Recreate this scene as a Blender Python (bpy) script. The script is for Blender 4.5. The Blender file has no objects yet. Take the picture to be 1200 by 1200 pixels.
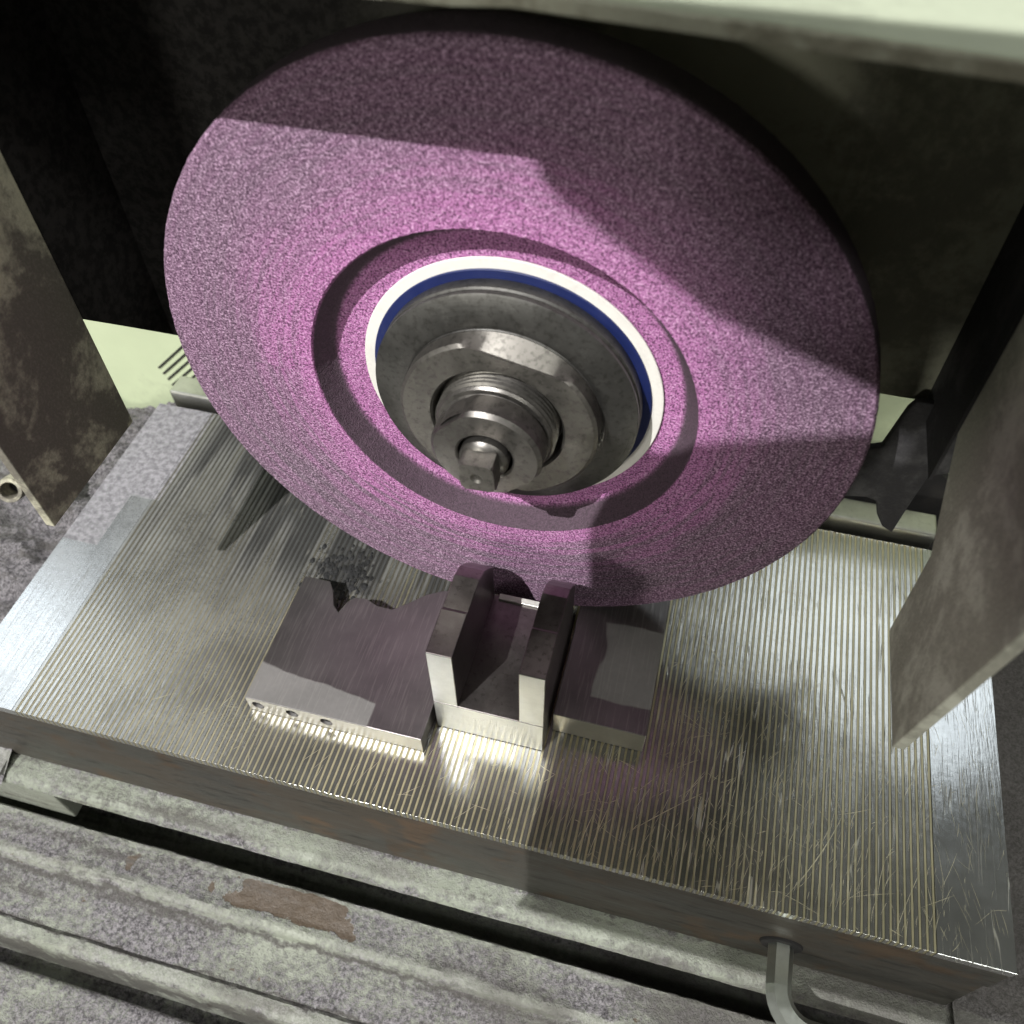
import bpy, bmesh, math, random
from mathutils import Vector, Matrix, noise
random.seed(7)
scene = bpy.context.scene
C = scene.collection
R = math.radians

# ------------------------------------------------------------------ camera
cam = bpy.data.cameras.new('camera')
co = bpy.data.objects.new('camera', cam); C.objects.link(co); scene.camera = co
cam.sensor_width = 36.0; cam.sensor_fit = 'HORIZONTAL'
cam.lens = 1029.44 / 1200 * 36.0
cam.clip_start = 0.005; cam.clip_end = 50
az, el, ro = -0.2663, -0.8966, -0.0136
fw = Vector((math.sin(az)*math.cos(el), math.cos(az)*math.cos(el), math.sin(el)))
rt = fw.cross(Vector((0, 0, 1))).normalized(); up = rt.cross(fw)
c_, s_ = math.cos(ro), math.sin(ro)
r2 = c_*rt + s_*up; u2 = -s_*rt + c_*up
m = Matrix((r2, u2, -fw)).transposed().to_4x4()
m.translation = Vector((0.0506, -0.0888, 0.2835))
co.matrix_world = m
cam.dof.use_dof = True; cam.dof.focus_distance = 0.285; cam.dof.aperture_fstop = 15

# ------------------------------------------------------------------ world, lamps, exposure
w = bpy.data.worlds.new('World'); scene.world = w; w.use_nodes = True
bg = w.node_tree.nodes['Background']
bg.inputs[0].default_value = (1.0, 1.0, 0.84, 1); bg.inputs[1].default_value = 0.115
WC = Vector((0.0, 0.0839, 0.107))                       # wheel centre
LDIR = Vector((-17, -34, 46.5)).normalized()
LAMP = WC + LDIR * 1.5
def lamp(name, kind, loc, energy, color, size, target=None, size_y=None):
    l = bpy.data.lights.new(name, kind); o = bpy.data.objects.new(name, l); C.objects.link(o)
    o.location = loc; l.energy = energy; l.color = color
    if kind == 'AREA':
        l.size = size
        if size_y: l.shape = 'RECTANGLE'; l.size_y = size_y
        o.rotation_euler = (Vector(target) - Vector(loc)).to_track_quat('-Z', 'Y').to_euler()
    else: l.shadow_soft_size = size
    return o
lamp('work_lamp', 'POINT', LAMP, 152, (1.0, 0.985, 0.96), 0.005)
lamp('ceiling_tube', 'AREA', (0.50, -0.80, 1.25), 18, (1.0, 1.0, 0.93), 1.3, (0, .05, 0), 0.12)
lamp('far_ceiling_lamp', 'AREA', (-1.15, -2.5, .62), 22, (1.0, 0.98, 0.88), .30, (0, .08, .12))
lamp('rear_ceiling_lamp', 'AREA', (0.53, 1.03, 1.4), 1.9, (0.88, 0.95, 1.0), .60, (.1, .1, 0), .32)
lamp('left_ceiling_lamp', 'AREA', (-1.27, .55, 1.4), 2.6, (0.86, 0.94, 1.0), .36, (-.16, .03, 0), .30)
scene.view_settings.view_transform = 'Standard'; scene.view_settings.look = 'None'
scene.view_settings.exposure = 0; scene.view_settings.gamma = 1
scene.render.engine = 'CYCLES'
scene.render.resolution_x = 1024; scene.render.resolution_y = 1024

# ------------------------------------------------------------------ node helper
class NT:
    def __init__(s, name):
        s.m = bpy.data.materials.new(name); s.m.use_nodes = True
        s.t = s.m.node_tree; s.t.nodes.clear()
        s.out = s.t.nodes.new('ShaderNodeOutputMaterial')
        s.b = s.t.nodes.new('ShaderNodeBsdfPrincipled')
        s.t.links.new(s.b.outputs[0], s.out.inputs[0])
        g = s.t.nodes.new('ShaderNodeNewGeometry'); s.pos = g.outputs['Position']; s.nor = g.outputs['Normal']
        s.pt = g.outputs['Pointiness']
    def _in(s, sock, v):
        if isinstance(v, bpy.types.NodeSocket): s.t.links.new(v, sock)
        elif isinstance(v, (tuple, list)) and sock.type == 'RGBA' and len(v) == 3: sock.default_value = (*v, 1)
        else: sock.default_value = v
    def math(s, op, a, b=0.0, c=0.0, clamp=False):
        n = s.t.nodes.new('ShaderNodeMath'); n.operation = op; n.use_clamp = clamp
        for i, v in enumerate((a, b, c)): s._in(n.inputs[i], v)
        return n.outputs[0]
    def vmath(s, op, a, b=(0, 0, 0)):
        n = s.t.nodes.new('ShaderNodeVectorMath'); n.operation = op
        s._in(n.inputs[0], a); s._in(n.inputs[1], b)
        return n.outputs['Value'] if op in ('LENGTH', 'DOT_PRODUCT') else n.outputs[0]
    def mapping(s, v, scale=(1, 1, 1), rot=(0, 0, 0), loc=(0, 0, 0)):
        n = s.t.nodes.new('ShaderNodeMapping'); s._in(n.inputs[0], v)
        n.inputs['Scale'].default_value = scale; n.inputs['Rotation'].default_value = rot; n.inputs['Location'].default_value = loc
        return n.outputs[0]
    def noise(s, v, scale, detail=4, rough=.55, dist=0.0):
        n = s.t.nodes.new('ShaderNodeTexNoise'); s._in(n.inputs['Vector'], v)
        n.inputs['Scale'].default_value = scale; n.inputs['Detail'].default_value = detail
        n.inputs['Roughness'].default_value = rough; n.inputs['Distortion'].default_value = dist
        return n.outputs[0]
    def voro(s, v, scale, out='Distance'):
        n = s.t.nodes.new('ShaderNodeTexVoronoi'); s._in(n.inputs['Vector'], v); n.inputs['Scale'].default_value = scale
        return n.outputs[out]
    def ramp(s, v, lo, hi, a=0.0, b=1.0):
        n = s.t.nodes.new('ShaderNodeMapRange'); n.interpolation_type = 'SMOOTHSTEP'
        s._in(n.inputs[0], v); n.inputs[1].default_value = lo; n.inputs[2].default_value = hi
        n.inputs[3].default_value = a; n.inputs[4].default_value = b
        return n.outputs[0]
    def mix(s, f, a, b):
        n = s.t.nodes.new('ShaderNodeMix'); n.data_type = 'RGBA'
        s._in(n.inputs[0], f); s._in(n.inputs[6], a); s._in(n.inputs[7], b)
        return n.outputs[2]
    def sep(s, v):
        n = s.t.nodes.new('ShaderNodeSeparateXYZ'); s._in(n.inputs[0], v); return n.outputs
    def comb(s, x, y, z):
        n = s.t.nodes.new('ShaderNodeCombineXYZ')
        for i, v in enumerate((x, y, z)): s._in(n.inputs[i], v)
        return n.outputs[0]
    def bump(s, h, strength=.5, dist=.001, normal=None):
        n = s.t.nodes.new('ShaderNodeBump'); s._in(n.inputs['Height'], h)
        n.inputs['Strength'].default_value = strength; n.inputs['Distance'].default_value = dist
        if normal: s._in(n.inputs['Normal'], normal)
        return n.outputs[0]
    def set(s, **k):
        for key, v in k.items():
            s._in(s.b.inputs[{'color': 'Base Color', 'rough': 'Roughness', 'metal': 'Metallic', 'normal': 'Normal', 'spec': 'Specular IOR Level', 'aniso': 'Anisotropic'}[key]], v)
        return s.m
    def scratches(s, angles, scale=60, width=.012, mask=None):
        tot = None
        for i, a in enumerate(angles):
            v = s.mapping(s.pos, (1, .035, .3), (0, 0, R(a)), (i*.37, i*.21, 0))
            v2 = s.mapping(s.pos, (1, 1, 1), (0, 0, 0), (i*1.3, i*.7, 0))
            n = s.noise(v, scale*4*(1 + .13*i), 1, .4)
            line = s.ramp(s.math('ABSOLUTE', s.math('SUBTRACT', n, .5 + .03*(i % 3 - 1))), 0, width, 1, 0)
            patch = s.ramp(s.noise(v2, 22 + 5*i, 2), .52, .62)
            l = s.math('MULTIPLY', line, patch)
            tot = l if tot is None else s.math('MAXIMUM', tot, l)
        return tot

# ------------------------------------------------------------------ materials
def mat_wheel():
    n = NT('abrasive'); p = n.vmath('SUBTRACT', n.pos, tuple(WC)); x, y, z = n.sep(p)
    r = n.math('SQRT', n.math('ADD', n.math('MULTIPLY', x, x), n.math('MULTIPLY', z, z)))
    g1 = n.math('ADD', n.math('MULTIPLY', n.noise(n.pos, 1750, 3, .62), .80), n.math('MULTIPLY', n.noise(n.pos, 800, 2, .6), .20)); g2 = n.noise(n.pos, 300, 3, .6); big = n.noise(n.pos, 26, 4, .6)
    ang = n.math('ARCTAN2', z, x)
    rings = n.noise(n.comb(n.math('MULTIPLY', r, 260), n.math('MULTIPLY', ang, .9), 0), 1.6, 4, .6)
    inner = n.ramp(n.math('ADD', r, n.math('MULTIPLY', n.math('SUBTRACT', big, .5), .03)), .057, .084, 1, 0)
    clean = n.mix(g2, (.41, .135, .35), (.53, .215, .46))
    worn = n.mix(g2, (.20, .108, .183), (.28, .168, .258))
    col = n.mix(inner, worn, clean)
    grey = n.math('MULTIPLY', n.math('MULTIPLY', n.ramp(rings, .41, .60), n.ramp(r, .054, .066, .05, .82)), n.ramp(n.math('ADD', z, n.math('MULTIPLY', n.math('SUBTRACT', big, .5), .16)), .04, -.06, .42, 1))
    col = n.mix(grey, col, (.17, .13, .165))
    dark = n.ramp(g1, .40, .52, 1, 0)
    col = n.mix(n.math('MULTIPLY', dark, .84), col, (.05, .02, .046))
    lite = n.ramp(g1, .53, .62)
    col = n.mix(n.math('MULTIPLY', lite, .48), col, (.84, .58, .80))
    spark = n.ramp(n.voro(n.pos, 900, 'Color'), .0, 1)
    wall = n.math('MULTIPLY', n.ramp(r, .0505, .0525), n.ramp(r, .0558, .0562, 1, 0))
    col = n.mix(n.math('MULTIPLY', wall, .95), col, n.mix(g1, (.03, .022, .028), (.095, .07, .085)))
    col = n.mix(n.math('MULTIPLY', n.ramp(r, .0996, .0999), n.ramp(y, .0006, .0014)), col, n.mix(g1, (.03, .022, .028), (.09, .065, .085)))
    h = n.math('ADD', g1, n.math('MULTIPLY', g2, .5))
    sp = n.ramp(n.noise(n.pos, 700, 2, .5), .70, .78)
    return n.set(color=col, rough=n.math('SUBTRACT', .85, n.math('MULTIPLY', sp, .55)), normal=n.bump(h, .9, .0007), spec=.4)

def mat_plain(name, col, rough=.5, metal=0.0, var=.25, scale=60, bump=.0, grime=(.05, .045, .04), gamt=.3):
    n = NT(name)
    a = n.noise(n.pos, scale, 5, .6); b = n.noise(n.pos, scale*9, 3, .6)
    col2 = n.mix(n.ramp(a, .3, .7), tuple(c*(1-var) for c in col), tuple(min(1, c*(1+var)) for c in col))
    g = n.math('MULTIPLY', n.ramp(n.math('ADD', a, n.math('MULTIPLY', b, .3)), .62, .85), gamt)
    col2 = n.mix(g, col2, grime)
    k = dict(color=col2, metal=metal, rough=n.math('ADD', rough - .08, n.math('MULTIPLY', b, .16)))
    if bump: k['normal'] = n.bump(b, bump, .0006)
    return n.set(**k)

def mat_steel(name, col, rough, streak_rot=0, gamt=.25, aniso=.0, sc=40):
    n = NT(name)
    v = n.mapping(n.pos, (1, .06, 1), (0, 0, R(streak_rot)))
    fine = n.noise(v, 1400, 2, .6); a = n.noise(n.pos, sc, 5, .6); b = n.noise(n.pos, 500, 3, .6)
    col2 = n.mix(n.ramp(a, .3, .7), tuple(c*.8 for c in col), tuple(min(1, c*1.12) for c in col))
    col2 = n.mix(n.math('MULTIPLY', n.ramp(b, .55, .75), gamt), col2, tuple(c*.3 for c in col))
    rg = n.math('ADD', rough - .08, n.math('ADD', n.math('MULTIPLY', fine, .08), n.math('MULTIPLY', a, .10)))
    return n.set(color=col2, metal=1.0, rough=rg, normal=n.bump(n.math('ADD', fine, n.math('MULTIPLY', b, .4)), .12, .0003))

def mat_lathe_steel(name, col, rough):
    n = NT(name); p = n.vmath('SUBTRACT', n.pos, tuple(WC)); x, y, z = n.sep(p)
    r = n.math('SQRT', n.math('ADD', n.math('MULTIPLY', x, x), n.math('MULTIPLY', z, z)))
    rings = n.noise(n.comb(n.math('MULTIPLY', r, 1), n.math('MULTIPLY', y, 1), 0), 2600, 2, .6)
    a = n.noise(n.pos, 70, 5, .65); b = n.noise(n.pos, 600, 3, .6)
    col2 = n.mix(n.ramp(a, .3, .72), tuple(c*.75 for c in col), tuple(min(1, c*1.1) for c in col))
    col2 = n.mix(n.math('MULTIPLY', n.ramp(b, .48, .7), .5), col2, (.045, .042, .038))
    col2 = n.mix(n.math('MULTIPLY', n.ramp(n.noise(n.pos, 190, 5, .7), .54, .72), .28), col2, tuple(min(1, c*1.9) for c in col))
    rg = n.math('ADD', rough - .1, n.math('ADD', n.math('MULTIPLY', rings, .1), n.math('MULTIPLY', a, .16)))
    return n.set(color=col2, metal=.9, rough=rg, normal=n.bump(n.math('ADD', rings, b), .10, .0003))

def mat_chuck(name, col, rough, dusty=True, deep=False):
    n = NT(name); x, y, z = n.sep(n.pos)
    a = n.noise(n.pos, 28, 5, .62); b = n.noise(n.pos, 420, 3, .6); fine = n.noise(n.mapping(n.pos, (1, .08, 1), (0, 0, R(-12))), 1100, 2, .6)
    sc = n.scratches((0, 22, -31, 55, -8), 46, .010)
    right = n.ramp(x, -.02, .09)
    sc = n.math('MULTIPLY', sc, n.math('ADD', .18, n.math('MULTIPLY', right, .82)))
    c = n.mix(n.ramp(a, .32, .68), tuple(v*.78 for v in col), tuple(min(1, v*1.1) for v in col))
    # black swarf dragged back along the poles, left rear of the chuck
    bands = n.noise(n.mapping(n.pos, (1, .035, 1)), 88, 3, .5, .15)
    spot = n.ramp(n.math('ADD', n.vmath('LENGTH', n.vmath('SUBTRACT', n.pos, (-.064, .087, 0))), n.math('MULTIPLY', n.math('SUBTRACT', n.noise(n.pos, 160, 4, .6), .5), .03)), .010, .018, 1, 0)
    zone = n.math('MULTIPLY', n.ramp(x, -.158, -.145), n.math('MULTIPLY', n.ramp(y, .045, .09), n.ramp(x, .0, -.03)))
    grime = n.math('MAXIMUM', spot, n.math('MULTIPLY', n.ramp(n.math('ADD', bands, n.math('MULTIPLY', n.math('SUBTRACT', y, .088), 2.4)), .43, .57), zone))
    c = n.mix(n.math('MULTIPLY', grime, .92), c, (.016, .016, .017))
    if deep:   # dirt packed in the softer brass lines, left half
        pk = n.math('MULTIPLY', n.ramp(n.math('ADD', x, n.math('MULTIPLY', n.math('SUBTRACT', a, .5), .06)), .02, -.05), n.math('ADD', .42, n.math('MULTIPLY', n.ramp(y, .02, .09), .45)))
        grime = n.math('MAXIMUM', grime, pk); c = n.mix(pk, c, (.02, .019, .018))
    c = n.mix(n.math('MULTIPLY', n.ramp(b, .56, .74), .12), c, tuple(v*.35 for v in col))
    # pale stone dust on the left end, its straight-edged patch painted in for light
    dn = n.noise(n.pos, 900, 3, .7)
    lit_strip = n.math('MULTIPLY', n.ramp(x, -.1665, -.1675), n.ramp(y, .0715, .0725))
    back = n.math('MULTIPLY', n.ramp(x, -.1535, -.1545), n.ramp(y, .098, .100))
    lit_zone = n.math('MAXIMUM', lit_strip, back)
    dust = n.math('MULTIPLY', lit_zone, n.ramp(n.math('ADD', dn, n.math('MULTIPLY', a, .5)), .48, .78, .35, 1))
    film_sheen = n.math('MULTIPLY', n.ramp(x, -.01, -.10), n.math('ADD', .22, n.math('MULTIPLY', n.ramp(y, .03, .12), .14)))
    dust = n.math('MAXIMUM', dust, n.math('MULTIPLY', film_sheen, n.ramp(n.math('ADD', n.math('MULTIPLY', dn, .5), n.math('MULTIPLY', a, .5)), .35, .65, .5, 1)))
    dust = n.math('MULTIPLY', dust, n.math('SUBTRACT', 1, grime))
    c = n.mix(n.math('MULTIPLY', sc, .5), c, (.85, .82, .70))
    c = n.mix(dust, c, n.mix(n.ramp(n.math('ADD', n.math('MULTIPLY', b, .6), n.math('MULTIPLY', dn, .4)), .38, .62), (.13, .125, .14), (.31, .30, .325)))
    rg = n.math('ADD', rough - .10, n.math('ADD', n.math('MULTIPLY', a, .16), n.math('MULTIPLY', fine, .06)))
    rg = n.math('ADD', rg, n.math('MULTIPLY', sc, .22))
    rg = n.math('ADD', rg, n.math('MULTIPLY', n.math('MAXIMUM', dust, grime), .5), clamp=True)
    h = n.math('SUBTRACT', n.math('ADD', n.math('MULTIPLY', fine, .5), n.math('MULTIPLY', b, .35)), n.math('MULTIPLY', sc, .9))
    return n.set(color=c, metal=n.math('SUBTRACT', .88, n.math('MULTIPLY', n.math('MAXIMUM', dust, grime), .84)), rough=rg, normal=n.bump(h, .16, .0004))

def mat_dusty_paint(name, paint, amount=.5, chips=True, lo=.40, hi=.60):
    n = NT(name); x, y, z = n.sep(n.pos); nz = n.sep(n.nor)[2]
    a = n.noise(n.pos, 22, 5, .6); b = n.noise(n.pos, 330, 4, .72); f = n.noise(n.pos, 1200, 3, .7)
    pc = n.mix(n.ramp(a, .3, .7), tuple(v*.72 for v in paint), paint)
    pc = n.mix(n.math('MULTIPLY', n.ramp(n.noise(n.mapping(n.pos, (.2, 1, 1)), 140, 4, .7), .5, .72), .55), pc, (.10, .09, .075))
    if chips:
        loc = n.math('MULTIPLY', n.math('MULTIPLY', n.ramp(x, -.105, -.075), n.ramp(x, -.022, -.050)), n.math('MULTIPLY', n.ramp(y, -.0275, -.0225), n.ramp(y, -.0122, -.0150)))
        ch = n.ramp(n.math('ADD', n.math('ADD', n.noise(n.pos, 70, 5, .65), n.math('MULTIPLY', n.noise(n.pos, 14, 2), .5)), n.math('MULTIPLY', loc, .40)), .94, .965)
        n.ch = ch
        pc = n.mix(ch, pc, n.mix(b, (.035, .027, .02), (.115, .083, .055)))
    dc = n.mix(n.ramp(n.math('ADD', n.math('MULTIPLY', f, .5), n.math('MULTIPLY', n.noise(n.pos, 520, 3, .7), .5)), .38, .64), (.035, .032, .036), (.235, .222, .236))
    dm = n.ramp(n.math('ADD', n.math('ADD', n.math('MULTIPLY', a, .55), n.math('MULTIPLY', b, .45)), n.math('MULTIPLY', n.math('SUBTRACT', f, .5), .30)), lo + (.5-amount)*.3, hi + (.5-amount)*.3)
    dm = n.math('MULTIPLY', dm, n.ramp(nz, .1, .6, .35, 1))
    yw = n.math('ADD', y, n.math('MULTIPLY', n.math('SUBTRACT', n.noise(n.pos, 62, 5, .72), .5), .011))
    def band(lo, hi, sft=.0012): return n.math('MULTIPLY', n.ramp(yw, lo-sft, lo+sft), n.ramp(yw, hi-sft, hi+sft, 1, 0))
    wiped = n.math('MAXIMUM', n.math('MAXIMUM', band(-.0302, -.0262), band(-.0565, -.0512)), n.math('MAXIMUM', band(-.0146, -.0125), band(-.0082, .0, .0008)))
    if chips: dm = n.math('MULTIPLY', dm, n.math('SUBTRACT', 1, n.math('MULTIPLY', n.ch, .9)))
    dm = n.math('MULTIPLY', dm, n.math('SUBTRACT', 1, n.math('MULTIPLY', wiped, .5)))
    crev = n.math('MAXIMUM', n.math('MAXIMUM', band(-.0330, -.0312, .0006), band(-.0511, -.0495, .0006)), band(-.0600, -.0572, .0008))
    c = n.mix(dm, pc, dc)
    gr = n.math('MULTIPLY', n.ramp(n.math('ADD', n.noise(n.mapping(n.pos, (.10, 1, 1)), 95, 5, .68), n.math('MULTIPLY', n.math('SUBTRACT', b, .5), .35)), .53, .66), .72)
    oil_shade = n.ramp(n.math('ADD', n.noise(n.mapping(n.pos, (.5, 1, 1)), 24, 5, .65), n.math('MULTIPLY', n.math('SUBTRACT', x, .0), 1.3)), .48, .66, 0, .75)  # oil darkening grows rightward, with shade painted into the colour
    gr = n.math('MAXIMUM', n.math('MAXIMUM', gr, oil_shade), n.math('MULTIPLY', crev, .85))
    c = n.mix(gr, c, n.mix(f, (.03, .028, .026), (.10, .092, .085)))
    h = n.math('ADD', n.math('MULTIPLY', f, dm), n.math('MULTIPLY', b, .6))
    return n.set(color=c, rough=n.math('ADD', .5, n.math('MULTIPLY', dm, .42)), normal=n.bump(h, .7, .0009))

def mat_guard(name, base, dirt, amount=.5, rough=.6):
    n = NT(name)
    a = n.noise(n.pos, 26, 5, .62, .6); b = n.noise(n.pos, 260, 4, .7); f = n.noise(n.pos, 1100, 2, .6)
    k = n.ramp(n.math('ADD', a, n.math('MULTIPLY', n.math('SUBTRACT', b, .5), .35)), .38 + (.5-amount)*.4, .56 + (.5-amount)*.4)
    c = n.mix(k, base, dirt)
    c = n.mix(n.math('MULTIPLY', n.ramp(f, .45, .7), .35), c, tuple(v*1.7 for v in dirt))
    return n.set(color=c, rough=rough, normal=n.bump(n.math('ADD', b, n.math('MULTIPLY', f, .5)), .45, .0007), spec=.3)

M = {}
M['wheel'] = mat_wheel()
M['paper'] = mat_plain('white_paper', (.74, .72, .68), .75, var=.06, scale=120, bump=.1, gamt=.15)
M['blue'] = mat_plain('blue_print', (.005, .013, .085), .55, var=.15, scale=90, gamt=.1)
M['flange'] = mat_lathe_steel('turned_steel', (.13, .127, .122), .44)
M['nut'] = mat_lathe_steel('nut_steel', (.20, .19, .175), .44)
M['spindle'] = mat_lathe_steel('spindle_steel', (.19, .18, .17), .36)
M['steel_lam'] = mat_chuck('pole_steel', (.37, .37, .35), .17)
M['brass_lam'] = mat_chuck('pole_brass', (.56, .51, .33), .40, deep=True)
M['end'] = mat_chuck('end_plate_steel', (.40, .41, .41), .15)
def mat_side():
    n = NT('chuck_side_steel')
    v = n.mapping(n.pos, (.25, 1, 1)); a = n.noise(v, 60, 6, .66); b = n.noise(n.mapping(n.pos, (.12, 1, 1)), 330, 4, .7); f = n.noise(n.pos, 700, 3, .6)
    c = n.mix(n.ramp(a, .36, .62), (.10, .097, .088), (.055, .046, .036))
    c = n.mix(n.math('MULTIPLY', n.ramp(n.noise(n.pos, 38, 4, .6), .54, .66), .7), c, (.10, .062, .036))
    c = n.mix(n.math('MULTIPLY', n.ramp(b, .56, .66), .75), c, (.022, .02, .018))
    k = n.ramp(a, .36, .62)
    return n.set(color=c, metal=n.math('SUBTRACT', .85, n.math('MULTIPLY', k, .6)), rough=n.math('ADD', .42, n.math('MULTIPLY', k, .25)), normal=n.bump(n.math('ADD', b, n.math('MULTIPLY', f, .4)), .3, .0005))
M['chuck_side'] = mat_side()
M['dark'] = mat_plain('black_gap', (.012, .011, .012), .9, var=.3)
M['glint_face'] = mat_steel('glint_steel', (.62, .61, .58), .40, 0, .10)
def mat_block():
    n = NT('block_steel'); x, y, z = n.sep(n.pos)
    fine = n.noise(n.mapping(n.pos, (1, .05, 1), (0, 0, R(72))), 1500, 2, .6); a = n.noise(n.pos, 45, 5, .6); b = n.noise(n.pos, 520, 3, .6)
    c = n.mix(n.ramp(a, .3, .7), (.155, .145, .145), (.215, .20, .20))
    c = n.mix(n.math('MULTIPLY', n.ramp(fine, .52, .66), .35), c, (.34, .32, .31))
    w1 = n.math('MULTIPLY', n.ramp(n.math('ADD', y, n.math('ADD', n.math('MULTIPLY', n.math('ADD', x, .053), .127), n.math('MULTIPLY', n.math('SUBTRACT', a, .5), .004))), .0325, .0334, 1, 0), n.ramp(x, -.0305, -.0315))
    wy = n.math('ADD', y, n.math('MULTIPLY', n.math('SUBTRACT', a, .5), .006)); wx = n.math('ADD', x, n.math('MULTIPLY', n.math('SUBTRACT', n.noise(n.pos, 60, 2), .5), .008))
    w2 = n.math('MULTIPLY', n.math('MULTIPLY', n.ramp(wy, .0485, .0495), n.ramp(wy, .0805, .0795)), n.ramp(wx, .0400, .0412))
    film_sheen = n.math('MULTIPLY', n.math('MAXIMUM', w1, w2), n.ramp(n.nor if False else n.sep(n.nor)[2], .7, .9))  # left plate's front strip paints a reflection; right patch is paler grey
    c = n.mix(n.math('MULTIPLY', film_sheen, .55), c, n.mix(b, (.15, .15, .145), (.24, .24, .23)))
    lit_front = n.ramp(n.sep(n.nor)[1], -.9, -.97)  # front edges painted brighter for the light they catch
    c = n.mix(lit_front, c, n.mix(n.ramp(a, .3, .7), (.36, .35, .32), (.48, .465, .43)))
    return n.set(color=c, metal=n.math('SUBTRACT', .85, n.math('MULTIPLY', film_sheen, .6)), rough=n.math('ADD', .30, n.math('ADD', n.math('MULTIPLY', film_sheen, .2), n.math('MULTIPLY', a, .12))), normal=n.bump(n.math('ADD', fine, n.math('MULTIPLY', b, .4)), .12, .0003))
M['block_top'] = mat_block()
def mat_fork():
    n = NT('fork_block_steel'); x, y, z = n.sep(n.nor)
    fine = n.noise(n.mapping(n.pos, (1, .08, .08)), 1300, 2, .6); a = n.noise(n.pos, 70, 5, .65); b = n.noise(n.pos, 480, 4, .65)
    c = n.mix(n.ramp(a, .34, .66), (.12, .108, .105), (.20, .185, .18))
    c = n.mix(n.math('MULTIPLY', n.ramp(b, .54, .70), .45), c, (.05, .043, .038))
    lit_front = n.ramp(y, -.9, -.97)  # front painted brighter, other faces darker, for the light they reflect
    c = n.mix(lit_front, c, n.mix(n.ramp(a, .3, .7), (.54, .555, .57), (.68, .695, .71)))
    return n.set(color=c, metal=.9, rough=n.math('ADD', .24, n.math('ADD', n.math('MULTIPLY', a, .14), n.math('MULTIPLY', lit_front, .08))), normal=n.bump(n.math('ADD', fine, n.math('MULTIPLY', b, .5)), .14, .0003))
M['uface'] = mat_fork()
M['hole'] = mat_plain('hole_dark', (.03, .028, .026), .6, metal=.5)
M['rail'] = mat_steel('rail_steel', (.62, .62, .58), .35, 0, .2)
M['table'] = mat_dusty_paint('dusty_green_paint', (.28, .30, .245), .66)
M['lip'] = mat_dusty_paint('lip_green_paint', (.255, .278, .225), .54, False)
M['column'] = mat_plain('pale_green_paint', (.55, .62, .42), .45, var=.05, scale=30, gamt=.25)
def mat_hood():
    n = NT('hood_inner_grime_shade'); x, y, z = n.sep(n.pos)
    a = n.noise(n.pos, 30, 5, .62); b = n.noise(n.pos, 300, 4, .7)
    left_shade = n.ramp(n.math('ADD', x, n.math('MULTIPLY', n.math('SUBTRACT', a, .5), .06)), -.06, .06, 1, 0)  # left painted darker and right lighter, as shade falls inside the hood
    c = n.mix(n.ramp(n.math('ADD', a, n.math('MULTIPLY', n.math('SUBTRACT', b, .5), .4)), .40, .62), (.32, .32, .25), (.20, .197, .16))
    c = n.mix(left_shade, c, n.mix(n.ramp(b, .4, .6), (.018, .017, .017), (.034, .032, .031)))
    return n.set(color=c, rough=.9, normal=n.bump(b, .4, .0006), spec=.06)
M['hood_in'] = mat_hood()
M['hood_top'] = mat_plain('hood_top_paint', (.43, .47, .36), .45, var=.08, scale=30, gamt=.25)
M['hood_edge'] = mat_guard('hood_edge_paint', (.36, .36, .29), (.18, .17, .13), .4)
M['plate_l'] = mat_guard('side_plate_left', (.52, .50, .38), (.15, .138, .115), .48)
M['plate_r'] = mat_guard('side_plate_right', (.62, .62, .54), (.36, .35, .30), .42)
M['flap'] = mat_guard('grimy_flap', (.06, .058, .06), (.025, .024, .026), .5, .75)
M['sludge'] = mat_guard('grinding_sludge', (.012, .012, .012), (.03, .03, .032), .45, .7)
M['key'] = mat_steel('bright_key_steel', (.70, .74, .70), .30, 0, .12)
M['blocker'] = mat_plain('grey_sheet', (.16, .16, .15), .6, var=.15)
M['dust'] = mat_guard('stone_dust', (.24, .23, .245), (.09, .083, .092), .5, .95)

# ------------------------------------------------------------------ geometry helpers
def thing(name, label, cat, loc=(0, 0, 0), group=None):
    o = bpy.data.objects.new(name, None); C.objects.link(o); o.location = loc; o.empty_display_size = .02
    o['label'] = label; o['category'] = cat
    if group: o['group'] = group
    return o
def base_of(p):
    v = Vector((0, 0, 0))
    while p: v = v + p.location; p = p.parent
    return v
def obj(name, bm, mat, parent=None, label=None, smooth=None, kind=None):
    me = bpy.data.meshes.new(name)
    bmesh.ops.recalc_face_normals(bm, faces=bm.faces)
    bm.to_mesh(me); bm.free()
    me.materials.append(M[mat] if isinstance(mat, str) else mat)
    o = bpy.data.objects.new(name, me); C.objects.link(o)
    if parent:
        me.transform(Matrix.Translation(-base_of(parent))); o.parent = parent
    if smooth is not None:
        for f in me.polygons: f.use_smooth = True
        try: me.set_sharp_from_angle(angle=R(smooth))
        except Exception: pass
    if label: o['label'] = label
    if kind: o['kind'] = kind
    return o
def tag(o, label, cat, group=None):
    o['label'] = label; o['category'] = cat
    if group: o['group'] = group
def box(bm, lo, hi, bev=0):
    r = bmesh.ops.create_cube(bm, size=1)
    lo = Vector(lo); hi = Vector(hi)
    for v in r['verts']:
        v.co = Vector(((lo[i]+hi[i])/2 + v.co[i]*(hi[i]-lo[i]) for i in range(3)))
    if bev:
        es = list({e for v in r['verts'] for e in v.link_edges})
        bmesh.ops.bevel(bm, geom=es, offset=bev, segments=2, affect='EDGES', profile=.5)
    return bm
def nbox(lo, hi, bev=0): return box(bmesh.new(), lo, hi, bev)
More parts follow.
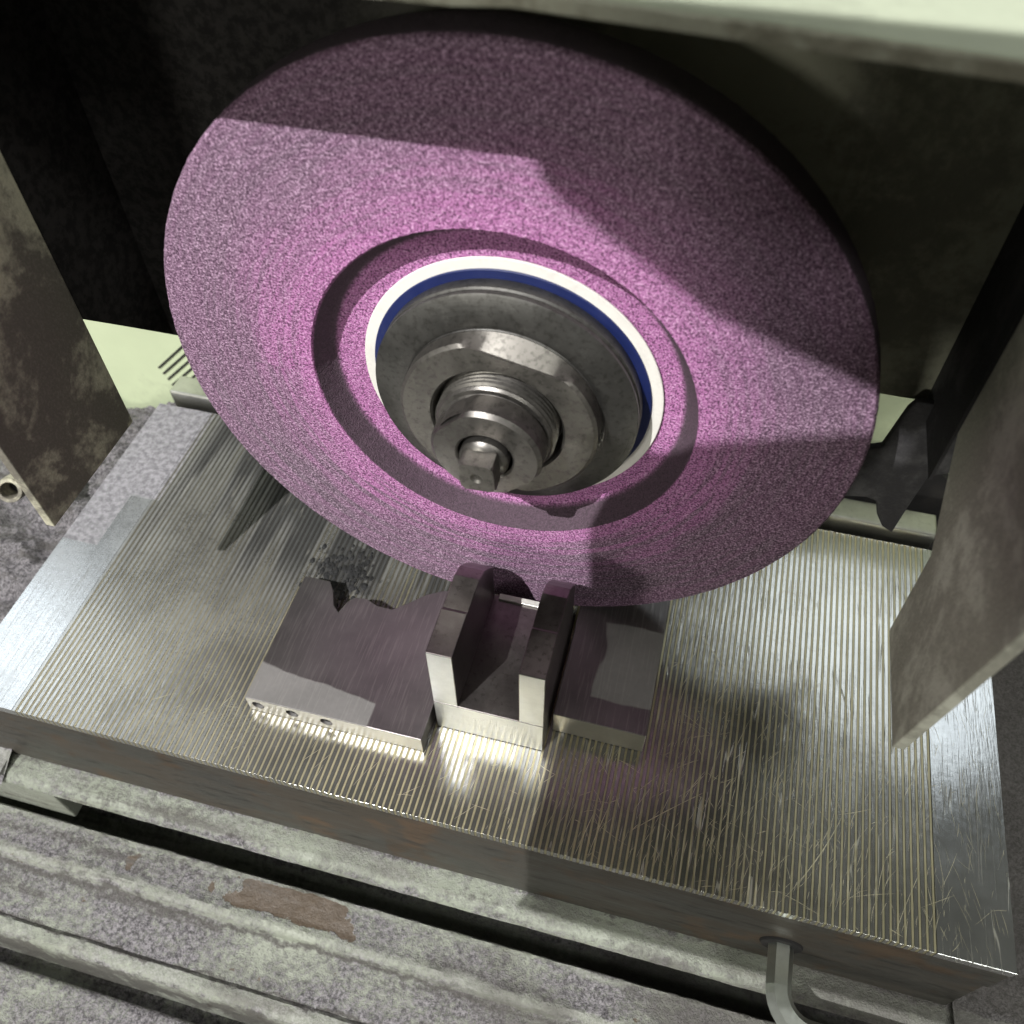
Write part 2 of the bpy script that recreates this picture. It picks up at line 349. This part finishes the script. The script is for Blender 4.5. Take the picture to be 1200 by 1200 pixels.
def prism(pts, axis, a, b, bev=0, bm=None):
    """polygon pts (2D in the two other axes) extruded along axis from a to b"""
    bm = bm or bmesh.new()
    oth = [i for i in range(3) if i != axis]
    def mk(p, t):
        v = [0, 0, 0]; v[axis] = t; v[oth[0]] = p[0]; v[oth[1]] = p[1]; return bm.verts.new(v)
    A = [mk(p, a) for p in pts]; B = [mk(p, b) for p in pts]
    fs = [bm.faces.new(A), bm.faces.new(B[::-1])]
    n = len(pts)
    for i in range(n): fs.append(bm.faces.new((A[i], B[i], B[(i+1) % n], A[(i+1) % n])))
    if bev:
        bmesh.ops.recalc_face_normals(bm, faces=fs)
        es = list({e for f in fs for e in f.edges})
        bmesh.ops.bevel(bm, geom=es, offset=bev, segments=2, affect='EDGES', profile=.5)
    return bm
def lathe(prof, seg=128, cx=WC.x, cz=WC.z, bm=None, ang0=0, closed=False, jit=0):
    """profile of (r, y) turned about the spindle axis (Y)"""
    bm = bm or bmesh.new(); rings = []
    for r, y in prof:
        if r < 1e-6: rings.append([bm.verts.new((cx, y, cz))]); continue
        ring = []
        for k in range(seg):
            t = ang0 + 2*math.pi*k/seg
            rr = r
            if jit: rr += jit*(noise.noise(Vector((math.cos(t)*r*900, y*900, math.sin(t)*r*900))))
            ring.append(bm.verts.new((cx + rr*math.cos(t), y, cz + rr*math.sin(t))))
        rings.append(ring)
    prs = list(zip(rings, rings[1:]))
    if closed: prs.append((rings[-1], rings[0]))
    for a, b in prs:
        if len(a) == 1 and len(b) == 1: continue
        for k in range(seg):
            k2 = (k+1) % seg
            if len(a) == 1: bm.faces.new((a[0], b[k], b[k2]))
            elif len(b) == 1: bm.faces.new((a[k], b[0], a[k2]))
            else: bm.faces.new((a[k], b[k], b[k2], a[k2]))
    return bm
def tube(bm, pts, rad, seg=12, hexa=False):
    if hexa: seg = 6
    pts = [Vector(p) for p in pts]; rings = []
    n0 = None
    for i, p in enumerate(pts):
        d = (pts[min(i+1, len(pts)-1)] - pts[max(i-1, 0)]).normalized()
        if n0 is None: n0 = d.cross(Vector((0, 0, 1))).normalized()
        n0 = (n0 - d*n0.dot(d)).normalized(); b = d.cross(n0)
        rings.append([bm.verts.new(p + rad*(math.cos(2*math.pi*k/seg)*n0 + math.sin(2*math.pi*k/seg)*b)) for k in range(seg)])
    for a, b in zip(rings, rings[1:]):
        for k in range(seg): bm.faces.new((a[k], a[(k+1) % seg], b[(k+1) % seg], b[k]))
    bm.faces.new(rings[0][::-1]); bm.faces.new(rings[-1])
    return bm
def cut(o, cutter_bm):
    me = bpy.data.meshes.new('cutter'); bmesh.ops.recalc_face_normals(cutter_bm, faces=cutter_bm.faces)
    cutter_bm.to_mesh(me); cutter_bm.free()
    c = bpy.data.objects.new('cutter', me); C.objects.link(c)
    c.matrix_world = Matrix.Translation(base_of(o.parent) * -1) if False else Matrix.Identity(4)
    md = o.modifiers.new('cut', 'BOOLEAN'); md.operation = 'DIFFERENCE'; md.solver = 'EXACT'; md.object = c
    bpy.context.view_layer.update()
    dg = bpy.context.evaluated_depsgraph_get()
    nm = bpy.data.meshes.new_from_object(o.evaluated_get(dg))
    o.modifiers.clear(); old = o.data; nm.name = old.name; o.data = nm
    bpy.data.meshes.remove(old); bpy.data.objects.remove(c); bpy.data.meshes.remove(me)
def cyl(p, d, r, L, seg=32, bm=None):
    bm = bm or bmesh.new(); d = Vector(d).normalized(); p = Vector(p)
    return tube(bm, [p, p + d*L], r, seg)

# ------------------------------------------------------------------ machine table (the bed under the chuck)
TB = thing('machine_table', 'dusty pale green grinder table with stepped ledges under the magnetic chuck', 'machine table', (0, 0, -.10))
def extruded_profile(prof, x0, x1, nx, amp, seed, sub=.0012):
    pts = []
    for (a, b) in zip(prof, prof[1:]):
        a, b = Vector(a), Vector(b); k = max(1, int((b-a).length/sub))
        pts += [a.lerp(b, i/k) for i in range(k)]
    pts.append(Vector(prof[-1]))
    bm = bmesh.new(); cols = []
    for i in range(nx+1):
        x = x0 + (x1-x0)*i/nx; col = []
        for q in pts:
            v = Vector((x, q[0], q[1]))
            d = amp*(noise.noise(v*130 + Vector((seed, 0, 0))) + .55*noise.noise(v*420 + Vector((0, seed, 0))))
            col.append(bm.verts.new(v + Vector((0, d*.5, d))))
        cols.append(col)
    for a, b in zip(cols, cols[1:]):
        for k in range(len(pts)-1): bm.faces.new((a[k], b[k], b[k+1], a[k+1]))
    return bm
obj('table_lip', extruded_profile([(.004, -.0545), (-.0068, -.0548), (-.0092, -.0560), (-.0102, -.0578), (-.0098, -.0588), (.04, -.0595)], -.36, .32, 560, .00022, 1), 'lip', TB, smooth=50)
obj('ledge', extruded_profile([(.05, -.113), (-.0118, -.113), (-.0120, -.0858), (-.0128, -.0848), (-.0140, -.0848), (-.0250, -.0850), (-.0272, -.0838), (-.0300, -.0848), (-.0312, -.0880), (-.0500, -.0890), (-.0515, -.0868), (-.0555, -.0868), (-.0570, -.0885), (-.0580, -.0930), (-.0600, -.1050), (-.0650, -.1050), (-.0655, -.0940), (-.0670, -.0925), (-.19, -.0930)], -.36, .36, 460, .0003, 5, .0016), 'table', TB, smooth=50)
obj('lip_core', nbox((-.164, .042, -.130), (.32, .18, -.0560)), 'dark', TB)
obj('ledge_end', nbox((-.36, -.0085, -.090), (-.1662, .05, -.0600), .0008), 'table', TB)
def bed_sheet(x0, x1, y0, y1, z, seed, amp=.002, st=.0035):
    bm = bmesh.new(); nx = int((x1-x0)/st); ny = int((y1-y0)/st); g = []
    for i in range(nx+1):
        g.append([])
        for j in range(ny+1):
            v = Vector((x0+(x1-x0)*i/nx, y0+(y1-y0)*j/ny, z))
            d = amp*(noise.noise(v*45+Vector((seed, 0, 0))) + .6*noise.noise(v*150) + .35*noise.noise(v*420))
            g[-1].append(bm.verts.new(v+Vector((0, 0, d))))
    for i in range(nx):
        for j in range(ny): bm.faces.new((g[i][j], g[i+1][j], g[i+1][j+1], g[i][j+1]))
    return bm
M['bed'] = mat_dusty_paint('bed_dust', (.30, .31, .27), .95, False)
obj('table_bed', bed_sheet(-.48, -.1835, -.01, .187, -.052, 3), 'bed', TB, smooth=60)
obj('table_bed', bed_sheet(.1775, .42, -.01, .187, -.052, 9), 'bed', TB, smooth=60)
obj('table_bed', bed_sheet(-.1834, .1774, .160, .187, -.052, 9, .001), 'bed', TB, smooth=60)

# ------------------------------------------------------------------ machine column behind
CB = thing('machine_column', 'pale green painted machine column behind the wheel guard', 'machine column', (-.1, .27, -.1))
obj('column_face', nbox((-.75, .187, -.25), (.5, .30, .066), .004), 'column', CB)
for k in range(6):
    ox, oz = -.1932 + k*.0013, -.0005 - k*.0036
    obj('louvre', prism([(ox+.012, oz+.0115), (ox+.0126, oz+.0108), (ox-.0138, oz-.0141), (ox-.0144, oz-.0134)], 1, .1864, .1875), 'dark', CB)

RC = thing('rear_shade', 'black sheet added for the shade on the column at the right', 'shade sheet', (.2, .18, -.02))
obj('shade_sheet', prism([(.05, -.06), (.45, -.06), (.45, .004), (.162, .012), (.150, .022), (.136, .021), (.05, .021)], 1, .1780, .1830, .0006), 'dark', RC)  # dark sheet added where the column is only in shade

# ------------------------------------------------------------------ magnetic chuck
XL, XR, W = -.1825, .1762, .1519
G0, G1 = -.1571, .1539
CH = thing('magnetic_chuck', 'flat steel magnetic chuck with striped brass and steel top under the wheel', 'magnetic chuck', (0, W/2, -.052))
obj('body', nbox((XL-.013, .0006, -.0535), (XR-.0006, W-.0005, -.0206), .0006), 'chuck_side', CH)
obj('top_plate', nbox((XL+.0001, .0002, -.0200), (XR-.0001, W, -.0040), .0003), 'chuck_side', CH)
obj('end_plate', nbox((XL, 0, -.0039), (G0-.0001, W, 0), .00007), 'end', CH)
obj('end_plate', nbox((G1+.0001, 0, -.0039), (XR, W, 0), .00007), 'end', CH)
NL = 148; P = (G1-G0)/NL; ws = P*.64
sb = nbox((0, 0, -.0039), (ws-.00010, W, 0), .00004); bb = nbox((0, .0001, -.0039), (P-ws-.00010, W, -.00003), .00003)
first = {}
for k in range(NL):
    for nm, bm, off, mt in (('steel_strip', sb, 0, 'steel_lam'), ('brass_strip', bb, ws, 'brass_lam')):
        x = G0 + k*P + off
        if nm not in first:
            o = obj(nm, bm, mt, CH); o.data.transform(Matrix.Translation(CH.location)); first[nm] = o
        else:
            o = first[nm].copy(); C.objects.link(o); o.parent = CH
        o.location = Vector((x, 0, 0)) - CH.location
M['burr'] = mat_steel('bright_burr', (.82, .76, .56), .45, 0, .05)
def scratch_bm():
    bm = bmesh.new(); rnd = random.Random(11)
    def one(x, y, ang, L, wd, bend, z):
        n = max(3, int(L/.003)); prev = None
        for i in range(n+1):
            t = i/n; a = ang + bend*(t-.5)
            if i: x += math.sin(a)*L/n; y += math.cos(a)*L/n
            if not (XL+.001 < x < XR-.0005 and .0006 < y < W-.001): prev = None; continue
            h = wd*.5*(math.sin(math.pi*min(max(t, .06), .94)))*(.6+.8*rnd.random())
            pz = z + .00001*math.sin(9*t)
            cur = (bm.verts.new((x-math.cos(a)*h, y+math.sin(a)*h, pz)), bm.verts.new((x+math.cos(a)*h, y-math.sin(a)*h, pz)))
            if prev: bm.faces.new((prev[0], prev[1], cur[1], cur[0]))
            prev = cur
    for i in range(900):
        x = rnd.gauss(.095, .045); y = abs(rnd.gauss(.0, .050)); L = rnd.choice((.003, .004, .006, .008, .012, .02))*rnd.uniform(.6, 1.4)
        if x < .064 and y > .036: continue
        ang = rnd.gauss(.22, .16) if rnd.random() < .72 else rnd.uniform(-1.4, 1.4)
        one(x, y, ang, L*.6, rnd.uniform(.00006, .00016), rnd.gauss(0, .4), .00004+.000002*(i % 9))
    for i in range(110):
        one(rnd.uniform(.155, .176), rnd.uniform(.0, .12), rnd.gauss(-.2, .25), rnd.uniform(.002, .012), rnd.uniform(.00004, .0001), rnd.gauss(0, .2), .00005)
    for i in range(60):
        one(rnd.uniform(.08, .125), rnd.uniform(.09, .135), rnd.gauss(-.4, .5), rnd.uniform(.003, .014), rnd.uniform(.00005, .00012), rnd.gauss(0, .3), .00005)
    for i in range(60):
        one(rnd.uniform(-.18, .06), rnd.uniform(.0, .022), rnd.gauss(.3, .5), rnd.uniform(.003, .011), rnd.uniform(.00008, .00016), 0, .00005)
    for x, y, a, L, b in ((.107, .001, .50, .046, -.35), (.060, .012, .85, .030, .1), (.0665, .0335, -2.5, .010, .2), (.0655, .030, -2.7, .012, 0), (.142, .002, .35, .022, .1), (.045, .001, .22, .018, 0), (.049, .001, .2, .022, .1), (.088, .075, -.7, .030, .3)):
        one(x, y, a, L, .00022, b, .00006)
    return bm
obj('scratch_marks', scratch_bm(), 'burr', CH, kind='stuff')
RB = thing('back_stop_rail', 'bright steel stop rail along the back edge of the chuck', 'stop rail', (0, .16, -.02))
obj('rail_bar', nbox((-.178, .1555, -.030), (.158, .1665, .0055), .0008), 'rail', RB)
for x in (-.15, -.05, .05, .125):
    obj('screw', cyl((x, .156, -.008), (0, -1, 0), .003, .0012, 20), 'hole', RB)

# hex key in the front of the chuck
HK = thing('hex_key', 'bright steel hex key bent at its elbow stuck in the front of the chuck', 'hex key', (.1185, -.01, -.034))
pts = [(.1165, .006, -.0335), (.1165, -.0125, -.0335)]
for k in range(1, 9):
    t = R(90)*k/8; pts.append((.1165 + .011*(1-math.cos(t)), -.0125 - .011*math.sin(t), -.0335 - .001*k/8))
pts.append((.195, -.0240, -.036))
bm = tube(bmesh.new(), pts, .0041, hexa=True)
obj('shaft', bm, 'key', HK)
obj('key_socket', lathe([(.0, -.0002), (.0066, -.0002), (.0070, .0004), (.0070, .001)], 32, .1165, -.0335), 'dark', CH, smooth=40)

# ------------------------------------------------------------------ work pieces on the chuck
# left plate with three holes
LPt = thing('drilled_plate', 'flat polished steel plate with three small holes in its front edge', 'steel plate', (-.045, .05, 0))
H1 = .0092
out = [(-.0755, .0214), (-.0117, .0216), (-.0117, .070), (-.0135, .0815), (-.0223, .0800), (-.0280, .0768), (-.0330, .0720), (-.0380, .0676), (-.0440, .0676), (-.0487, .0695), (-.0535, .0690), (-.0555, .0665), (-.0570, .0615), (-.0598, .0640), (-.0625, .0700), (-.0650, .0735), (-.0752, .0735)]
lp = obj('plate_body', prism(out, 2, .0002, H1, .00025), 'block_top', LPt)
bm = bmesh.new()
for x in (-.0715, -.0588, -.0462): cyl((x, .0205+.0, .0050), (0, 1, 0), .0022, .016, 24, bm)
cut(lp, bm)
for x in (-.0715, -.0588, -.0462): obj('hole_shade', cyl((x, .0226, .0050), (0, 1, 0), .00216, .002, 20), 'dark', LPt)  # dark plugs near the mouths paint the shade inside the holes
# right plate
RP = thing('plain_plate', 'plain steel block with a bright right edge between the fork and bare chuck', 'steel plate', (.045, .06, 0))
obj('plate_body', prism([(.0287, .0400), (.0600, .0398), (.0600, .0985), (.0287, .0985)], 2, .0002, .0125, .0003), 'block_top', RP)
# fork block
FB = thing('fork_block', 'U shaped steel block with two chamfered prongs standing below the wheel', 'steel block', (.0085, .055, 0))
side = [(.0318, .0002), (.0318, .0508), (.0480, .0508), (.0487, .0502), (.0620, .0496), (.0675, .0470), (.0722, .0420), (.0770, .0360), (.0775, .0002)]
def prong(x0, x1, nm, fl):
    obj(nm, prism([(y, z) if z > .001 else (y, .0187) for y, z in side], 0, x0, x1, .0003), 'uface', FB)
prong(-.0101, -.0016, 'prong', 0); prong(.0190, .0273, 'prong', 1)
obj('fork_base', nbox((-.0101, .0318, .0002), (.0273, .0775, .0186), .0003), 'uface', FB)
obj('rear_glint', prism([(.0748, .0180), (.0772, .0180), (.0772, .0202), (.0752, .0196)], 0, .0005, .0185, .0001), 'glint_face', FB)  # bright strip added to stand for the light under the wheel

# ------------------------------------------------------------------ grinding wheel on its spindle
AX = .0015; AZ = .1070
GW = thing('grinding_wheel', 'large round pink purple grinding wheel with recessed steel hub', 'grinding wheel', (0, .0839, .1075))
wp = [(.024, .0925), (.0440, .0921), (.0505, .0920), (.0520, .0915), (.0535, .0895), (.0555, .0853), (.0563, .0839)]
k = 26
wp += [(.0563 + (.0992-.0563)*i/k, .0839) for i in range(1, k+1)]
wp += [(.0999, .0847), (.1001, .0870), (.1001, .0900), (.1001, .0940), (.0995, .0966), (.024, .0966)]
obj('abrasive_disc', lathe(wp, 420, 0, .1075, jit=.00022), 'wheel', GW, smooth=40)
obj('paper_washer', lathe([(.024, .0918), (.0442, .0918), (.0443, .0913), (.0441, .0911), (.0415, .0911), (.024, .0911)], 160, AX, AZ), 'paper', GW, smooth=30)
obj('blue_ring', lathe([(.024, .0912), (.0411, .0912), (.0411, .0908), (.0409, .0906), (.024, .0906)], 160, AX, AZ), 'blue', GW, smooth=30)
FL = obj('flange', lathe([(.010, .0906), (.0384, .0906), (.0386, .0902), (.0386, .0868), (.0380, .0864), (.0380, .0856), (.0385, .0852), (.0385, .0842), (.0378, .0838), (.0330, .0830), (.0300, .0826), (.0270, .0828), (.0262, .0834), (.010, .0834)], 160, AX, AZ), 'flange', GW, smooth=35)
# big round nut with two flats: cut the lathe at the flats
def flat_nut():
    bm = bmesh.new(); seg = 120; prof = [(.0280, .0824), (.0285, .0818), (.0285, .0772), (.0275, .0764), (.0196, .0764)]
    rings = []
    fa = R(77); fd = .0240
    fx, fz = math.cos(fa), math.sin(fa)
    for r, y in prof:
        ring = []
        for k in range(seg):
            t = 2*math.pi*k/seg; x = r*math.cos(t); z = r*math.sin(t)
            dd = x*fx + z*fz
            if y < .0815 and abs(dd) > fd:
                s = (abs(dd) - fd)*(1 if dd > 0 else -1); x -= s*fx; z -= s*fz
            ring.append(bm.verts.new((AX+x, y, AZ+z)))
        rings.append(ring)
    inner = [(.0190, .0770), (.0184, .0790), (.0180, .0835)]
    for r, y in inner: rings.append([bm.verts.new((AX+r*math.cos(2*math.pi*k/seg), y, AZ+r*math.sin(2*math.pi*k/seg))) for k in range(seg)])
    for a, b in zip(rings, rings[1:]):
        for k in range(seg): bm.faces.new((a[k], b[k], b[(k+1) % seg], a[(k+1) % seg]))
    return bm
obj('hub_nut', flat_nut(), 'nut', GW, smooth=28)
obj('nut_collar', lathe([(.0180, .0822), (.0284, .0822), (.0286, .0825), (.0286, .0838)], 96, AX, AZ), 'flange', GW, smooth=30)
# threaded spindle nose
pr = [(.0172, .0835)]
y = .0815
while y > .0738: pr += [(.0174, y), (.0162, y-.0007)]; y -= .0014
pr += [(.0168, .0735), (.0162, .0728), (.0150, .0726), (.0145, .0722), (.0145, .066)]
obj('spindle_nose', lathe(pr, 96, AX, AZ), 'spindle', GW, smooth=25)
def cut_round(prof, nflat, rflat, a0, seg=96):
    bm = bmesh.new(); rings = []
    for r, y in prof:
        ring = []
        for k in range(seg):
            t = 2*math.pi*k/seg; best = r
            for f in range(nflat):
                d = math.cos(t - a0 - 2*math.pi*f/nflat)
                if d > 0: best = min(best, rflat/d)
            rr = min(r, best)
            ring.append(bm.verts.new((AX+rr*math.cos(t), y, AZ+rr*math.sin(t))))
        rings.append(ring)
    for a, b in zip(rings, rings[1:]):
        for k in range(seg): bm.faces.new((a[k], b[k], b[(k+1) % seg], a[(k+1) % seg]))
    return bm
obj('spindle_collar', cut_round([(.0150, .0720), (.0157, .0716), (.0157, .0652), (.0146, .0641), (.0084, .0638), (.0078, .0642), (.0076, .0720)], 2, .0138, R(135)), 'spindle', GW, smooth=28)
obj('socket_floor', lathe([(.0, .0700), (.0077, .0700)], 48, AX, AZ), 'hole', GW)
obj('stud', lathe([(.0069, .0700), (.0069, .0628), (.0062, .0618), (.0050, .0612)], 48, AX, AZ), 'spindle', GW, smooth=30)
obj('square_end', cut_round([(.0001, .0620), (.0062, .0620), (.0066, .0612), (.0066, .0568), (.0059, .0559), (.0018, .0558), (.0010, .0564), (.0001, .0564)], 4, .0048, R(4), 64), 'nut', GW, smooth=28)

# ------------------------------------------------------------------ wheel guard (hood) round the wheel
HD = thing('wheel_guard', 'dark steel wheel guard housing with pale green top above the wheel', 'wheel guard', (0, .12, .15))
YB = .120
obj('back_panel', prism([(-.200, .0765), (.088, .0765), (.093, .103), (.1188, .103), (.1188, .2270), (-.200, .2270)], 1, YB, YB+.003), 'hood_in', HD)
obj('top_panel', prism([(-.200, .0516), (.004, .0516), (.013, .0534), (.0525, .0496), (.150, .0390), (.150, .150), (-.200, .150)], 2, .2270, .2288, .0004), 'hood_top', HD)
obj('top_edge', prism([(-.1995, .0502), (.004, .0502), (.013, .0519), (.0525, .0481), (.150, .0374), (.150, .0388), (.0525, .0494), (.013, .0532), (.004, .0515), (-.1995, .0515)], 2, .2260, .2286, .0003), 'hood_edge', HD)
rs = [(.0268, .0670), (.0640, .0655), (.0668, .0985), (.0800, .1100), (.0930, .1220), (.0955, .1600), (.0955, .2260), (.0010, .2260), (.0115, .1780)]
obj('side_plate', prism(rs, 0, .1200, .1232, .0004), 'plate_r', HD, label='right side plate of the guard with a pointed lower corner')
obj('side_wall', nbox((.1190, .0900, .1020), (.1199, YB+.0028, .2262)), 'flap', HD)
obj('side_wall', prism([(.0850, .1110), (.1198, .0770), (.1198, .2255), (.0850, .2255)], 0, -.1345, -.1322), 'hood_in', HD)
ls = [(.0370, .0670), (.0848, .0668), (.0848, .2255), (.0360, .2255), (.0365, .1500)]
obj('side_plate', prism(ls, 0, -.1352, -.1320, .0004), 'plate_l', HD, label='left side plate of the guard with rubbed patches')
obj('rubber_flap', prism([(.0880, .0690), (.0928, .0670), (.1000, .0662), (.1069, .0647), (.1130, .0660), (.1164, .0650), (.1185, .0590), (.1217, .0537), (.1257, .0513), (.1264, .0660), (.1274, .0801), (.136, .0850), (.136, .1085), (.1145, .1085), (.1130, .1050), (.1108, .0890), (.0960, .0820), (.0880, .0800)], 1, .1125, .1150, .0005), 'flap', HD)

# ------------------------------------------------------------------ shield added out of view to shade the right half
SH = thing('shadow_blocker', 'grey notched sheet added out of view to shade the wheel', 'shadow blocker', (.06, -.13, .1))
YS = -.130
def back(x, y, z):
    p = Vector((x, y, z)); t = (YS - p.y)/(LAMP.y - p.y); q = p.lerp(LAMP, t); return (q.x, q.z)
sh = [back(*q) for q in ((.012, .0839, .178), (.024, .0839, .170), (.052, .0839, .152), (.093, .0839, .137), (.101, .0839, .1345), (.101, .0839, .1220), (.097, .0839, .1205), (.074, .0839, .1125), (.0505, .0839, .104), (.029, .0839, .100), (.0282, .0839, .0734), (.032, .0839, .011), (.0295, .0, .0))]
lo_x = sh[-1][0]
sh += [(lo_x, .165), (.17, .165), (.17, .462), (sh[0][0]-.004, .462)]
obj('blocker_sheet', prism(sh, 1, YS-.0012, YS), 'blocker', SH)

# ------------------------------------------------------------------ small things round the chuck
PF = thing('pipe_fitting', 'round steel pipe end with a dark bore at the far left edge', 'pipe fitting', (-.225, .09, -.01))
pc = Vector((-.2215, .0905, -.003)); pd = (Vector((.0506, -.0888, .2835)) - pc); pd = Vector((.35, -.75, .55)).normalized()
def ringtube(c, d, r0, r1, L):
    bm = bmesh.new(); q = Vector((0, 0, 1)).rotation_difference(d)
    prof = [(r1, -.012), (r1, 0), (r1*1.05, .0006), (r0*.95, .0006), (r0, 0), (r0, -L)]
    rings = [[bm.verts.new(c + q @ Vector((r*math.cos(2*math.pi*k/40), r*math.sin(2*math.pi*k/40), z))) for k in range(40)] for r, z in prof]
    for a, b in zip(rings, rings[1:]):
        for k in range(40): bm.faces.new((a[k], b[k], b[(k+1) % 40], a[(k+1) % 40]))
    return bm
obj('pipe', ringtube(pc, pd, .0055, .0036, .045), 'plate_l', PF, smooth=40)
obj('bore', cyl(pc - pd*.010, -pd, .0035, .002, 24), 'dark', PF)

def lump(c, r, seed, sub=4, am=.35):
    bm = bmesh.new(); bmesh.ops.create_icosphere(bm, subdivisions=sub, radius=1)
    for v in bm.verts:
        n0 = v.co.copy(); d = 1 + am*noise.noise(n0*1.6+Vector((seed, 0, 0))) + am*.6*noise.noise(n0*5+Vector((0, seed, 0)))
        v.co = Vector((n0.x*r[0]*d, n0.y*r[1]*d, n0.z*r[2]*d)) + Vector(c)
    return bm
def merge(bms):
    out = bmesh.new()
    for b in bms:
        me = bpy.data.meshes.new('t'); b.to_mesh(me); out.from_mesh(me); bpy.data.meshes.remove(me); b.free()
    return out
sl = []
for i in range(170):
    x, y = (-.0715, .086) if i % 2 else (-.0605, .081)
    x += random.gauss(0, .0034); y += random.gauss(0, .007) + (x+.066)*.4
    s = random.uniform(.0003, .0011)
    if y < .0745 and x < -.066: continue
    sl.append(lump((x, y, .0), (s, s*1.5, random.uniform(.0002, .0006)), i, sub=2))
o = obj('grinding_sludge', merge(sl), 'sludge', smooth=60, kind='stuff'); o['label'] = 'black wet grinding sludge heaped behind the drilled plate'; o['category'] = 'sludge'
def dust_heap(seed):
    bm = bmesh.new(); g = []; x0, x1, y0, y1 = -.262, -.1828, -.012, .182; st = .0016
    nx = int((x1-x0)/st); ny = int((y1-y0)/st)
    for i in range(nx+1):
        g.append([])
        for j in range(ny+1):
            x = x0+(x1-x0)*i/nx; y = y0+(y1-y0)*j/ny
            e = min(1, max(0, (y-y0)/.07)); f = (x-x0)/(x1-x0)
            h = -.056 + .036*e*(.35+.65*f**2.2)
            v = Vector((x, y, 0))
            h += e*(.0085*noise.noise(v*42+Vector((seed, 0, 0))) + .0048*noise.noise(v*110) + .0022*noise.noise(v*290) + .001*noise.noise(v*700))
            g[-1].append(bm.verts.new((x, y, min(h, -.0045 + .002*noise.noise(v*200)))))
    for i in range(nx):
        for j in range(ny): bm.faces.new((g[i][j], g[i+1][j], g[i+1][j+1], g[i][j+1]))
    return bm
o = obj('stone_dust', dust_heap(4), 'bed', smooth=60, kind='stuff'); o['label'] = 'caked grey purple stone dust beside the left end of the chuck'; o['category'] = 'dust'
KB = thing('clamp_bolt', 'round bolt head half buried in dust at the right end of the table', 'bolt', (.205, .095, -.05))
obj('bolt_head', cyl((.206, .094, -.054), (0, 0, 1), .0065, .007, 32), 'rail', KB)
obj('bolt_socket', cyl((.206, .094, -.0475), (0, 0, 1), .0034, .0009, 6), 'hole', KB)
